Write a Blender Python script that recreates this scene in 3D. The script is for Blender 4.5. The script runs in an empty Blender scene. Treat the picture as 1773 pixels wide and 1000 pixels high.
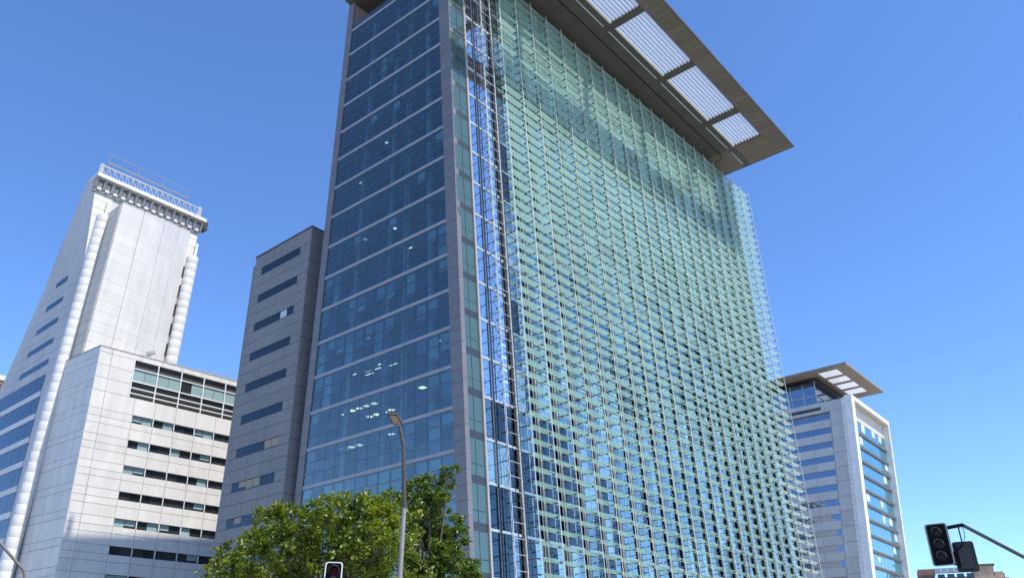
import bpy, math, random
from mathutils import Vector
random.seed(11)
sc = bpy.context.scene
COL = sc.collection
R = math.radians

# ---------------------------------------------------------------- camera
cam = bpy.data.cameras.new('camera'); cam_ob = bpy.data.objects.new('camera', cam); COL.objects.link(cam_ob)
cam_ob.location = (0, 0, 1.6)
cam_ob.rotation_euler = (R(90 + 26.883), 0, 0)
cam.sensor_fit = 'HORIZONTAL'; cam.sensor_width = 36.0
cam.lens = 36.0 * 1365.0 / 1773.0
cam.clip_start = 0.1; cam.clip_end = 6000
sc.camera = cam_ob

# ---------------------------------------------------------------- sky, sun, exposure
SUN_AZ, SUN_EL = 126.0, 57.0            # azimuth clockwise from +Y
w = bpy.data.worlds.new('World'); sc.world = w; w.use_nodes = True
nt = w.node_tree; nt.nodes.clear()
out = nt.nodes.new('ShaderNodeOutputWorld'); bg = nt.nodes.new('ShaderNodeBackground')
sky = nt.nodes.new('ShaderNodeTexSky'); sky.sky_type = 'NISHITA'; sky.sun_disc = False
sky.sun_elevation = R(SUN_EL); sky.sun_rotation = R(SUN_AZ)
sky.altitude = 1100; sky.air_density = 0.9; sky.dust_density = 0.05; sky.ozone_density = 5.0
hsv = nt.nodes.new('ShaderNodeHueSaturation'); hsv.inputs['Saturation'].default_value = 1.07; hsv.inputs['Hue'].default_value = 0.502
hsv.inputs['Value'].default_value = 1.0
nt.links.new(sky.outputs[0], hsv.inputs['Color']); wb = nt.nodes.new('ShaderNodeMix'); wb.data_type = 'RGBA'; wb.blend_type = 'MULTIPLY'; wb.inputs[0].default_value = 1.0
wb.inputs[7].default_value = (0.86, 0.92, 1.0, 1)      # camera white balance
nt.links.new(hsv.outputs[0], wb.inputs[6]); nt.links.new(wb.outputs[2], bg.inputs[0])
bg.inputs[1].default_value = 0.15
nt.links.new(bg.outputs[0], out.inputs[0])
sun = bpy.data.lights.new('sun', 'SUN'); sun.energy = 3.0; sun.angle = R(0.53); sun.color = (1.0, 0.915, 0.78)
so = bpy.data.objects.new('sun', sun); COL.objects.link(so)
sdir = Vector((math.sin(R(SUN_AZ)) * math.cos(R(SUN_EL)), math.cos(R(SUN_AZ)) * math.cos(R(SUN_EL)), math.sin(R(SUN_EL))))
so.rotation_euler = sdir.to_track_quat('Z', 'Y').to_euler(); so.location = (60, -40, 120)
sc.view_settings.view_transform = 'Standard'; sc.view_settings.look = 'None'
sc.view_settings.exposure = 0.98; sc.view_settings.gamma = 1.0; sc.view_settings.use_curve_mapping = False
sc.cycles.transparent_max_bounces = 20; sc.cycles.max_bounces = 8

# ---------------------------------------------------------------- materials
M = {}
def mat(name, col, rough=0.6, metal=0.0, var=0.04, noise=0.06, nscale=0.6, bump=0.0, streak=0.0, spec=0.4):
    m = bpy.data.materials.new(name); m.use_nodes = True; t = m.node_tree; b = t.nodes['Principled BSDF']
    b.inputs['Roughness'].default_value = rough; b.inputs['Metallic'].default_value = metal
    b.inputs['Specular IOR Level'].default_value = spec
    geo = t.nodes.new('ShaderNodeNewGeometry'); oi = t.nodes.new('ShaderNodeObjectInfo')
    nz = t.nodes.new('ShaderNodeTexNoise'); nz.inputs['Scale'].default_value = nscale; nz.inputs['Detail'].default_value = 6
    mp = t.nodes.new('ShaderNodeMapping'); mp.inputs['Scale'].default_value = (1, 1, 0.18 if streak else 1)
    t.links.new(geo.outputs['Position'], mp.inputs['Vector']); t.links.new(mp.outputs[0], nz.inputs['Vector'])
    a = t.nodes.new('ShaderNodeMapRange'); a.inputs['To Min'].default_value = 1 - noise * 1.6; a.inputs['To Max'].default_value = 1 + noise * 1.6
    a.inputs['From Min'].default_value = 0.25; a.inputs['From Max'].default_value = 0.75
    t.links.new(nz.outputs['Fac'], a.inputs['Value'])
    c = t.nodes.new('ShaderNodeMapRange'); c.inputs['To Min'].default_value = 1 - var; c.inputs['To Max'].default_value = 1 + var
    t.links.new(oi.outputs['Random'], c.inputs['Value'])
    mu = t.nodes.new('ShaderNodeMath'); mu.operation = 'MULTIPLY'
    t.links.new(a.outputs[0], mu.inputs[0]); t.links.new(c.outputs[0], mu.inputs[1])
    vm = t.nodes.new('ShaderNodeVectorMath'); vm.operation = 'SCALE'; vm.inputs[0].default_value = col
    t.links.new(mu.outputs[0], vm.inputs['Scale']); t.links.new(vm.outputs[0], b.inputs['Base Color'])
    if bump:
        n2 = t.nodes.new('ShaderNodeTexNoise'); n2.inputs['Scale'].default_value = 25; n2.inputs['Detail'].default_value = 4
        t.links.new(geo.outputs['Position'], n2.inputs['Vector'])
        bp = t.nodes.new('ShaderNodeBump'); bp.inputs['Strength'].default_value = bump; bp.inputs['Distance'].default_value = 0.02
        t.links.new(n2.outputs['Fac'], bp.inputs['Height']); t.links.new(bp.outputs[0], b.inputs['Normal'])
    M[name] = m
    return m

def glass(name, tint, refl, f0, rough=0.0, wob=0.02, body=None, bodyfac=0.0, var=0.0):
    """architectural glass: coated reflection over a tinted see-through (or partly opaque) body"""
    m = bpy.data.materials.new(name); m.use_nodes = True; t = m.node_tree; t.nodes.clear()
    o = t.nodes.new('ShaderNodeOutputMaterial')
    tr = t.nodes.new('ShaderNodeBsdfTransparent'); tr.inputs[0].default_value = (*tint, 1)
    gl = t.nodes.new('ShaderNodeBsdfGlossy'); gl.inputs['Color'].default_value = (*refl, 1); gl.inputs['Roughness'].default_value = rough
    lw = t.nodes.new('ShaderNodeLayerWeight'); lw.inputs['Blend'].default_value = 0.5
    pw = t.nodes.new('ShaderNodeMath'); pw.operation = 'POWER'; pw.inputs[1].default_value = 5.0
    t.links.new(lw.outputs['Facing'], pw.inputs[0])
    mr = t.nodes.new('ShaderNodeMapRange'); mr.inputs['To Min'].default_value = f0; mr.inputs['To Max'].default_value = 1.0
    t.links.new(pw.outputs[0], mr.inputs['Value'])
    geo = t.nodes.new('ShaderNodeNewGeometry'); oi = t.nodes.new('ShaderNodeObjectInfo')
    if wob:
        nz = t.nodes.new('ShaderNodeTexNoise'); nz.inputs['Scale'].default_value = 0.55; nz.inputs['Detail'].default_value = 1.5
        t.links.new(geo.outputs['Position'], nz.inputs['Vector'])
        bp = t.nodes.new('ShaderNodeBump'); bp.inputs['Strength'].default_value = 1.0; bp.inputs['Distance'].default_value = wob
        t.links.new(nz.outputs['Fac'], bp.inputs['Height']); t.links.new(bp.outputs[0], gl.inputs['Normal'])
    base = tr
    if body:
        df = t.nodes.new('ShaderNodeBsdfDiffuse'); df.inputs[0].default_value = (*body, 1)
        tl = t.nodes.new('ShaderNodeBsdfTranslucent'); tl.inputs[0].default_value = (*body, 1)
        hb = t.nodes.new('ShaderNodeMixShader'); hb.inputs[0].default_value = 0.55
        t.links.new(df.outputs[0], hb.inputs[1]); t.links.new(tl.outputs[0], hb.inputs[2])
        bm = t.nodes.new('ShaderNodeMixShader'); bm.inputs[0].default_value = bodyfac
        if var:
            vr = t.nodes.new('ShaderNodeMapRange'); vr.inputs['To Min'].default_value = bodyfac - var; vr.inputs['To Max'].default_value = bodyfac + var
            t.links.new(geo.outputs['Random Per Island'], vr.inputs['Value']); t.links.new(vr.outputs[0], bm.inputs[0])
        t.links.new(tr.outputs[0], bm.inputs[1]); t.links.new(hb.outputs[0], bm.inputs[2]); base = bm
    mx = t.nodes.new('ShaderNodeMixShader')
    t.links.new(mr.outputs[0], mx.inputs[0]); t.links.new(base.outputs[0], mx.inputs[1]); t.links.new(gl.outputs[0], mx.inputs[2])
    t.links.new(mx.outputs[0], o.inputs[0])
    M[name] = m
    return m

def emit(name, col, s):
    m = bpy.data.materials.new(name); m.use_nodes = True; b = m.node_tree.nodes['Principled BSDF']
    b.inputs['Base Color'].default_value = (*col, 1); b.inputs['Emission Color'].default_value = (*col, 1); b.inputs['Emission Strength'].default_value = s
    M[name] = m

mat('granite', (0.165, 0.163, 0.172), 0.45, var=0.06, noise=0.05, nscale=1.5, bump=0.05)
mat('annex_stone', (0.20, 0.197, 0.198), 0.6, var=0.05, noise=0.06, nscale=0.5, streak=1)
mat('joint_grey', (0.085, 0.085, 0.09), 0.8)
mat('dark_backing', (0.035, 0.037, 0.04), 0.7)
mat('spandrel_metal', (0.29, 0.30, 0.325), 0.45, var=0.03)
mat('mullion_dark', (0.04, 0.05, 0.06), 0.4)
mat('mullion_light', (0.50, 0.55, 0.57), 0.35, metal=0.3)
mat('transom_blue', (0.13, 0.15, 0.18), 0.4, metal=0.2)
mat('white_paint', (0.76, 0.755, 0.73), 0.45, var=0.03, noise=0.03)
mat('bronze_column', (0.075, 0.062, 0.056), 0.4, metal=0.3)
mat('column_cover', (0.30, 0.31, 0.28), 0.5, metal=0.1)
mat('fin_bronze', (0.42, 0.38, 0.35), 0.4, metal=0.3)
mat('screen_steel', (0.66, 0.64, 0.61), 0.4, metal=0.1, var=0.06)
mat('bracket_steel', (0.12, 0.115, 0.11), 0.4, metal=0.4)
mat('soffit', (0.165, 0.135, 0.10), 0.5, var=0.09, noise=0.07, nscale=0.4)
mat('soffit_inner', (0.095, 0.085, 0.07), 0.5, var=0.06, noise=0.06)
mat('canopy_edge', (0.07, 0.068, 0.065), 0.5)
mat('beige_stone', (0.26, 0.20, 0.16), 0.7)
mat('interior_ceiling', (0.32, 0.33, 0.34), 0.8)
mat('interior_dark', (0.10, 0.11, 0.12), 0.8)
mat('interior_column', (0.62, 0.64, 0.66), 0.6)
mat('blind_pale', (0.58, 0.66, 0.70), 0.8, var=0.18)
mat('white_panel', (0.61, 0.59, 0.55), 0.5, var=0.045, noise=0.055, nscale=1.1, streak=1)
mat('white_joint', (0.36, 0.355, 0.34), 0.8)
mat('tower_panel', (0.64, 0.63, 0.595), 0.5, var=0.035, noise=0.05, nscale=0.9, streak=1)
mat('tower_side_shade', (0.44, 0.435, 0.43), 0.6, var=0.05, noise=0.09, nscale=0.25, streak=1)  # white panel darkened: the side's shade is put into this tone
mat('tower_return_shade', (0.55, 0.51, 0.44), 0.7, var=0.04, noise=0.08, nscale=0.5, streak=1)  # beige of the bulge's return: shade and bounced light painted in
mat('cornice_grey', (0.36, 0.34, 0.31), 0.7, noise=0.10)
mat('lattice_grey', (0.50, 0.50, 0.49), 0.5)
mat('soffit_bounce', (0.27, 0.225, 0.175), 0.6)  # paler underside: bounce light is put into this colour
mat('frame_tan', (0.30, 0.27, 0.22), 0.6)
mat('reflection_beige', (0.32, 0.28, 0.21), 0.7)  # stands for a beige building mirrored in the annex glass
mat('rail_steel', (0.36, 0.35, 0.34), 0.5, metal=0.4)
mat('window_dark', (0.028, 0.033, 0.037), 0.12, var=0.5, noise=0.1, spec=0.6)
mat('window_louver', (0.055, 0.055, 0.055), 0.5, var=0.2)
mat('blind_teal', (0.24, 0.35, 0.345), 0.35, var=0.12, spec=0.7)
mat('concrete', (0.42, 0.41, 0.40), 0.85)
mat('asphalt', (0.05, 0.05, 0.052), 0.9, noise=0.2, nscale=2)
mat('paving', (0.34, 0.33, 0.31), 0.85, noise=0.12)
mat('road_paint', (0.78, 0.78, 0.75), 0.7)
mat('silver_panel', (0.53, 0.51, 0.475), 0.42, var=0.05, noise=0.05, metal=0.15)
mat('silver_joint', (0.36, 0.35, 0.33), 0.6)
mat('frame_white', (0.80, 0.78, 0.74), 0.45, var=0.03)
mat('sill_brown', (0.12, 0.11, 0.095), 0.6)
mat('beige_soffit', (0.62, 0.55, 0.46), 0.7)
mat('brown_wall', (0.26, 0.15, 0.11), 0.8, noise=0.12)
mat('tan_wall', (0.48, 0.36, 0.26), 0.8, noise=0.12)
mat('balcony_glass', (0.30, 0.34, 0.38), 0.2)
mat('black_plastic', (0.004, 0.004, 0.005), 0.55, spec=0.12)
mat('signal_grey', (0.022, 0.025, 0.024), 0.5)
mat('signal_rim', (0.30, 0.30, 0.28), 0.5)
mat('visor_grey', (0.10, 0.10, 0.095), 0.5)  # lens highlight arcs put into a lighter visor colour
mat('signal_white', (0.72, 0.70, 0.68), 0.4)
mat('lens_dark', (0.006, 0.006, 0.006), 0.35, spec=0.25)
mat('lens_red', (0.06, 0.004, 0.008), 0.5, spec=0.1)
mat('arm_black', (0.007, 0.007, 0.008), 0.5, spec=0.15)
mat('pole_brown', (0.075, 0.062, 0.05), 0.55)
mat('pole_taupe', (0.20, 0.165, 0.14), 0.6)
mat('pole_grey', (0.27, 0.26, 0.25), 0.6, noise=0.10, nscale=6)
mat('lamp_diffuser', (0.42, 0.34, 0.22), 0.35)
mat('bark', (0.11, 0.085, 0.06), 0.9, noise=0.3, nscale=8, bump=0.4)
emit('light_warm', (0.95, 0.90, 0.62), 1.3)
emit('light_white', (0.92, 0.92, 0.86), 1.3)
glass('glass_blue', (0.56, 0.68, 0.71), (0.90, 0.96, 0.94), 0.115, wob=0.018)
glass('glass_blue_b', (0.46, 0.57, 0.62), (0.90, 0.95, 0.93), 0.14, wob=0.035)
glass('glass_green', (0.45, 0.62, 0.56), (0.80, 0.98, 0.92), 0.10, wob=0.01, body=(0.22, 0.34, 0.31), bodyfac=0.65)
glass('glass_curtain', (0.42, 0.60, 0.58), (0.86, 0.97, 0.90), 0.46, wob=0.03)
glass('glass_corner', (0.5, 0.65, 0.70), (0.93, 0.99, 1.0), 0.78, wob=0.015)
glass('glass_curtain_b', (0.36, 0.50, 0.50), (0.88, 0.97, 0.90), 0.38, wob=0.05)
glass('glass_curtain_c', (0.60, 0.78, 0.76), (0.86, 1.0, 0.98), 0.45, wob=0.02, body=(0.55, 0.72, 0.70), bodyfac=0.45)
glass('glass_curtain_d', (0.30, 0.42, 0.44), (0.80, 0.92, 0.95), 0.14, wob=0.02)
glass('glass_louver', (0.86, 0.95, 0.93), (0.95, 1.0, 0.99), 0.10, rough=0.08, wob=0.0, body=(0.58, 0.80, 0.75), bodyfac=0.33, var=0.09)
glass('glass_sky', (0.30, 0.40, 0.55), (0.72, 0.84, 1.0), 0.30, wob=0.02, body=(0.05, 0.09, 0.16), bodyfac=0.75)
glass('glass_teal', (0.40, 0.62, 0.66), (0.70, 0.95, 1.0), 0.28, wob=0.03, body=(0.17, 0.38, 0.44), bodyfac=0.8)
glass('glass_side', (0.30, 0.40, 0.52), (0.80, 0.88, 0.95), 0.05, wob=0.03, body=(0.03, 0.045, 0.065), bodyfac=0.9)
glass('slat_white', (0.95, 0.96, 0.97), (1, 1, 1), 0.03, rough=0.3, wob=0.0, body=(0.92, 0.92, 0.90), bodyfac=0.97)
glass('opal_skylight', (0.95, 0.96, 0.97), (1, 1, 1), 0.04, rough=0.2, wob=0.0, body=(0.92, 0.93, 0.94), bodyfac=0.85)

def leafmat(name, c1, c2):
    m = bpy.data.materials.new(name); m.use_nodes = True; t = m.node_tree; b = t.nodes['Principled BSDF']
    geo = t.nodes.new('ShaderNodeNewGeometry'); cr = t.nodes.new('ShaderNodeValToRGB')
    cr.color_ramp.elements[0].color = (*c1, 1); cr.color_ramp.elements[1].color = (*c2, 1)
    nz = t.nodes.new('ShaderNodeTexNoise'); nz.inputs['Scale'].default_value = 0.9; nz.inputs['Detail'].default_value = 2
    t.links.new(geo.outputs['Position'], nz.inputs['Vector'])
    ma = t.nodes.new('ShaderNodeMath'); ma.operation = 'MULTIPLY_ADD'; ma.inputs[1].default_value = 2.2; ma.inputs[2].default_value = -0.85  # noise patches put shaded hollows and bright clumps into the leaf colour
    t.links.new(nz.outputs['Fac'], ma.inputs[0])
    av = t.nodes.new('ShaderNodeMix'); av.inputs[0].default_value = 0.5
    t.links.new(ma.outputs[0], av.inputs[2]); t.links.new(geo.outputs['Random Per Island'], av.inputs[3])
    t.links.new(av.outputs[0], cr.inputs[0]); t.links.new(cr.outputs[0], b.inputs['Base Color'])
    b.inputs['Roughness'].default_value = 0.42; b.inputs['Specular IOR Level'].default_value = 0.5
    tl = t.nodes.new('ShaderNodeBsdfTranslucent')
    hs = t.nodes.new('ShaderNodeHueSaturation'); hs.inputs['Value'].default_value = 2.2; hs.inputs['Saturation'].default_value = 1.1
    t.links.new(cr.outputs[0], hs.inputs['Color']); t.links.new(hs.outputs[0], tl.inputs[0])
    mx = t.nodes.new('ShaderNodeMixShader'); mx.inputs[0].default_value = 0.30
    t.links.new(b.outputs[0], mx.inputs[1]); t.links.new(tl.outputs[0], mx.inputs[2])
    t.links.new(mx.outputs[0], t.nodes['Material Output'].inputs[0]); M[name] = m
leafmat('leaf_bright', (0.022, 0.065, 0.006), (0.27, 0.30, 0.02))
leafmat('leaf_deep', (0.022, 0.06, 0.008), (0.17, 0.22, 0.022))

# ---------------------------------------------------------------- helpers
WL = {}
def link(o, parent=None, wl=Vector((0, 0, 0))):
    COL.objects.link(o); WL[o.name] = Vector(wl)
    if parent is not None:
        o.parent = parent; o.location = Vector(wl) - WL[parent.name]
    else:
        o.location = wl
    return o
def thing(name, label, cat, loc, group=None):
    o = bpy.data.objects.new(name, None); o.empty_display_size = 0.5
    o['label'] = label; o['category'] = cat
    if group: o['group'] = group
    return link(o, None, loc)

class MB:
    def __init__(s): s.v = []; s.f = []; s.m = []
    def quad(s, a, b, c, d, mi=0):
        n = len(s.v); s.v += [Vector(a), Vector(b), Vector(c), Vector(d)]; s.f.append((n, n+1, n+2, n+3)); s.m.append(mi)
    def hexa(s, p, mi=0):      # p: 8 corners, bottom ring 0-3 then top ring 4-7
        n = len(s.v); s.v += [Vector(q) for q in p]
        for f in ((3, 2, 1, 0), (4, 5, 6, 7), (0, 1, 5, 4), (1, 2, 6, 5), (2, 3, 7, 6), (3, 0, 4, 7)):
            s.f.append(tuple(n + i for i in f)); s.m.append(mi)
    def box(s, P, u0, u1, z0, z1, d0, d1, mi=0):    # through a mapping P(u, z, d)
        s.hexa([P(u0, z0, d1), P(u1, z0, d1), P(u1, z0, d0), P(u0, z0, d0), P(u0, z1, d1), P(u1, z1, d1), P(u1, z1, d0), P(u0, z1, d0)], mi)
    def bar(s, a, b, w, h=None, mi=0, up=Vector((0, 0, 1))):
        a = Vector(a); b = Vector(b); h = h or w; t = (b - a).normalized()
        x = t.cross(up)
        if x.length < 1e-4: x = t.cross(Vector((1, 0, 0)))
        x.normalize(); y = x.cross(t).normalized(); x = x * w / 2; y = y * h / 2
        s.hexa([a - x - y, a + x - y, a + x + y, a - x + y, b - x - y, b + x - y, b + x + y, b - x + y], mi)
    def tube(s, a, b, r, r2=None, n=8, mi=0, cap=True):
        a = Vector(a); b = Vector(b); r2 = r if r2 is None else r2; t = (b - a).normalized()
        x = t.cross(Vector((0, 0, 1)))
        if x.length < 1e-4: x = Vector((1, 0, 0))
        x.normalize(); y = x.cross(t); k = len(s.v)
        for c, rr in ((a, r), (b, r2)):
            for i in range(n):
                g = 2 * math.pi * i / n; s.v.append(c + (x * math.cos(g) + y * math.sin(g)) * rr)
        for i in range(n):
            j = (i + 1) % n; s.f.append((k + i, k + j, k + n + j, k + n + i)); s.m.append(mi)
        if cap:
            s.f.append(tuple(k + i for i in range(n))[::-1]); s.m.append(mi)
            s.f.append(tuple(k + n + i for i in range(n))); s.m.append(mi)
    def prism(s, base, top, mi=0):   # two rings of equal length
        k = len(s.v); n = len(base); s.v += [Vector(p) for p in base] + [Vector(p) for p in top]
        for i in range(n):
            j = (i + 1) % n; s.f.append((k + i, k + j, k + n + j, k + n + i)); s.m.append(mi)
        s.f.append(tuple(k + i for i in range(n))[::-1]); s.m.append(mi)
        s.f.append(tuple(k + n + i for i in range(n))); s.m.append(mi)
    def add(s, o):
        n = len(s.v); s.v += o.v; s.f += [tuple(n + i for i in f) for f in o.f]; s.m += o.m
    def build(s, name, mats, parent=None, wl=None, smooth=False, **props):
        if isinstance(mats, str): mats = [mats]
        if wl is None:
            n = len(s.v); wl = sum(s.v, Vector((0, 0, 0))) / n
        wl = Vector(wl)
        me = bpy.data.meshes.new(name); me.from_pydata([tuple(v - wl) for v in s.v], [], s.f)
        for m in mats: me.materials.append(M[m])
        if len(mats) > 1: me.polygons.foreach_set('material_index', s.m)
        if smooth: me.polygons.foreach_set('use_smooth', [True] * len(me.polygons))
        me.update()
        o = bpy.data.objects.new(name, me)
        for k, v in props.items(): o[k] = v
        return link(o, parent, wl)

def limited(items, name, parent, limit=300):
    """items: list of (mesh builder, material list); nearest `limit` become objects, the rest one joined part"""
    items = sorted(items, key=lambda t: t[2])
    for mb, mt, _ in items[:limit]: mb.build(name, mt, parent)
    rest = items[limit:]
    if rest:
        allm = []
        big = MB()
        for mb, mt, _ in rest:
            if mt not in allm: allm.append(mt)
            i = allm.index(mt); mb.m = [i] * len(mb.f); big.add(mb)
        big.build(name, allm, parent, kind='stuff')

CAMP = Vector((0, 0, 1.6))
def near(mb): return (sum(mb.v, Vector((0, 0, 0))) / len(mb.v) - CAMP).length

D1 = Vector((-0.7558, 0.6548, 0)); D2 = Vector((0.6544, 0.7561, 0))
N2 = Vector((0.7561, -0.6544, 0)); NL = Vector((-0.6548, -0.7558, 0))
def V3(p, z): return Vector((p[0], p[1], z))
def line(p0, z0, p1, z1):
    p0 = Vector(p0); p1 = Vector(p1)
    def f(z):
        q = p0 + (p1 - p0) * ((z - z0) / (z1 - z0)); return Vector((q.x, q.y, z))
    return f

# ================================================================ SETTING
def structure(o): o['kind'] = 'structure'; return o
g = MB(); g.quad((-2500, -2500, 0), (2500, -2500, 0), (2500, 2500, 0), (-2500, 2500, 0))
structure(g.build('ground', 'paving'))
r = MB()
o0 = Vector((4, 2, 0.004))
for sgn in (1,):
    a = o0 - D1 * 300 - D2 * 6; b = o0 + D1 * 300 - D2 * 6
    r.quad(a, b, b + D2 * 14, a + D2 * 14)
structure(r.build('road', 'asphalt'))
rm = MB()
for i in range(-40, 40):
    a = o0 + D1 * (i * 6) + D2 * 1 + Vector((0, 0, 0.004)); rm.quad(a, a + D1 * 3, a + D1 * 3 + D2 * 0.15, a + D2 * 0.15)
structure(rm.build('road_marking', 'road_paint'))
pv = MB()
a = o0 + D2 * 8.002 - D1 * 300; a.z = 0
pv.hexa([a, a + D1 * 600, a + D1 * 600 + D2 * 14, a + D2 * 14] + [q + Vector((0, 0, 0.13)) for q in (a, a + D1 * 600, a + D1 * 600 + D2 * 14, a + D2 * 14)])
structure(pv.build('pavement', 'paving'))

# ================================================================ MAIN TOWER
T0 = Vector((-4.2, 69.2, 0))
tower = thing('office_tower', 'tall glass office tower with green glass louver screen and overhanging slatted roof canopy', 'office building', T0)
GL = line((-22.39, 84.83), 20.71, (-21.69, 79.68), 81.22)
GR = line((-4.89, 69.83), 16.68, (-8.68, 69.56), 73.15)
CR = line((-3.75, 68.46), 16.68, (-7.42, 68.39), 73.15)
SR = line((47.6, 127.6), 16.7, (44.42, 123.9), 83.8)
HF = 4.034
ZB = [20.71 + HF * k for k in range(-5, 16)]       # spandrel lines of the west glass face (last is 81.2)
ZTOP = 81.22
def PL(u, z, d):
    a = GL(z); b = GR(z); return a + (b - a) * u + NL * d
def PP(u, z, d):                                     # corner pillar, u 0..1
    a = GR(z); b = CR(z); return a + (b - a) * u + NL * d
def PO(u, z, d):                                     # far pillar, u metres beyond the glass
    a = GL(z); b = GR(z); return a - (b - a).normalized() * u + NL * d
W0 = 82.0
def PF(u, z, d):
    a = CR(z); b = SR(z) - N2 * 1.5; return a + (b - a) * (u / W0) + N2 * d

# --- structure: slabs, core, back walls
UE = W0 - 4.0
for z in ZB[::1]:
    if z < 1: continue
    mb = MB(); ring = lambda zz: [PL(0.0, zz, -0.35), PL(1.0, zz, -0.35), PP(0.9, zz, -0.3), PF(1.2, zz, -0.35), PF(UE - 0.5, zz, -0.35), PF(UE - 0.5, zz, -22), PL(0.0, zz, -8) ]
    mb.prism(ring(z - 0.30), ring(z + 0.05)); mb.build('floor_slab', 'interior_ceiling', tower)
mb = MB(); ring = lambda zz: [PL(0.02, zz, -6.5), PL(0.72, zz, -6.5), PF(9, zz, -7), PF(UE - 6, zz, -7), PF(UE - 6, zz, -21), PL(0.02, zz, -30)]
mb.prism(ring(0), ring(85.5)); mb.build('core_wall', 'interior_dark', tower)
mb = MB()   # far and rear walls
ring = lambda zz, e: [PO(1.15, zz, -0.4 - e), PO(1.15, zz, -0.4 - e) + D2 * 74, PO(0.75, zz, -0.4 - e) + D2 * 74, PO(0.75, zz, -0.4 - e)]
mb.prism(ring(0, 0), ring(85.4, 0))
a = lambda zz: [PF(UE, zz, -0.3), PF(UE + 0.4, zz, -0.3), PF(UE + 0.4, zz, -24), PF(UE, zz, -24)]
mb.prism(a(0), a(85.4)); mb.build('side_wall', 'granite', tower)
mb = MB(); ring = lambda zz: [PL(0.08, zz, -8), PF(12, zz, -9), PF(UE - 1, zz, -9), PF(UE - 1, zz, -20), PL(0.08, zz, -60)]
mb.prism(ring(85.2), ring(85.9)); mb.build('roof_slab', 'concrete', tower)

# --- west face
for z in ZB:
    if z < 2: continue
    mb = MB(); mb.box(PL, 0.0, 1.0, z - 0.17, z + 0.17, -0.25, 0.07); mb.build('spandrel_band', 'spandrel_metal', tower)
NP = 13
panes = []; rails = MB(); blinds = []
for k, z in enumerate(ZB[:-1]):
    if z < 4: continue
    z0 = z + 0.17; hh = (HF - 0.34) / 3
    for rr in range(3):
        for c in range(NP):
            mb = MB(); mb.box(PL, c / NP + 0.0012, (c + 1) / NP - 0.0012, z0 + rr * hh + 0.035, z0 + (rr + 1) * hh - 0.035, -0.03, 0.0)
            panes.append((mb, 'glass_blue' if random.random() < 0.7 else 'glass_blue_b', near(mb)))
        if rr:
            rails.box(PL, 0, 1, z0 + rr * hh - 0.032, z0 + rr * hh + 0.032, -0.06, 0.045)
limited(panes, 'window_pane', tower)
rails.build('transom', 'transom_blue', tower)
mul = MB()
for c in range(1, NP):
    mul.box(PL, c / NP - 0.0011, c / NP + 0.0011, 4, ZTOP, -0.10, -0.002)
mul.build('mullion', 'mullion_dark', tower)
# roller blinds behind the glass, mostly low down
rnd = random.Random(5)
for k, z in enumerate(ZB[:-1]):
    if z < 8: continue
    hh = (HF - 0.34) / 3
    p = 0.62 if z < 40 else (0.30 if z < 50 else 0.10)
    c = 0
    while c < NP:
        if rnd.random() < p and not (k in (5, 6, 7) and 1 < c < 8):
            drop = rnd.choice((1, 1, 1, 1.4, 2, 3)) if z < 40 else rnd.choice((1, 1, 3))
            mb = MB(); mb.box(PL, c / NP + 0.004, (c + 1) / NP - 0.004, z + HF - 0.32 - hh * drop, z + HF - 0.32, -0.24, -0.20); mb.build('roller_blind', 'blind_pale', tower)
        c += 1
# pale columns just inside
for k, z in enumerate(ZB[:-1]):
    if z < 8: continue
    for u in (0.235, 0.50, 0.645, 0.83):
        p = PL(u, z + 0.05, -1.0); q = PL(u, z + HF - 0.30, -1.0)
        mb = MB(); mb.tube(p, q, 0.34, n=10); mb.build('interior_column', 'interior_column', tower)
# ceiling lamps seen through the glass
def lamp_at(u, zi, d, su, sd, m):
    z = ZB[zi] + HF - 0.36
    mb = MB(); mb.box(PL, u - su, u + su, z, z + 0.05, -d - sd, -d + sd); mb.build('ceiling_lamp', m, tower)
for i in range(4): lamp_at(0.235 + 0.055 * i, 6, 1.7, 0.014, 0.28, 'light_warm'); lamp_at(0.225 + 0.055 * i, 6, 4.3, 0.014, 0.28, 'light_warm')
lamp_at(0.74, 6, 1.6, 0.016, 0.28, 'light_warm'); lamp_at(0.155, 6, 2.0, 0.012, 0.2, 'light_white')
for i in range(3): lamp_at(0.20 + 0.055 * i, 5, 1.6, 0.014, 0.28, 'light_warm')
lamp_at(0.56, 5, 1.2, 0.014, 0.2, 'light_white')
for u, d in ((0.22, 1.6), (0.33, 1.9), (0.40, 2.1), (0.30, 2.6), (0.46, 1.4), (0.49, 2.4)): lamp_at(u, 7, d, 0.030, 0.04, 'light_white')
for u, zi, d in ((0.30, 8, 2.0), (0.89, 7, 1.2), (0.93, 7, 1.6), (0.67, 10, 1.2), (0.86, 10, 1.0), (0.27, 11, 1.2), (0.50, 11, 1.8), (0.20, 13, 1.0), (0.44, 13, 2.0), (0.42, 14, 1.2)): lamp_at(u, zi, d, 0.010, 0.14, 'light_white')

# --- granite pillars either side of the west face
for z in [4 + HF / 3 * i for i in range(64)]:
    z1 = z + HF / 3 - 0.035
    if z1 > 89.5: break
    if z1 < 85.4:
        mb = MB(); mb.box(PP, 0.02, 1.0, z, z1, -0.45, 0.12); mb.build('granite_panel', 'granite', tower)
    mb = MB(); mb.box(PO, 0.0, 1.12, z, z1, -0.39, 0.12); mb.build('granite_panel', 'granite', tower)
mb = MB(); mb.box(PP, 0.05, 0.97, 0, 85.4, -0.43, 0.08); mb.box(PO, 0.03, 1.09, 0, 89.0, -0.37, 0.08); mb.build('pillar_backing', 'joint_grey', tower)
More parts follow.
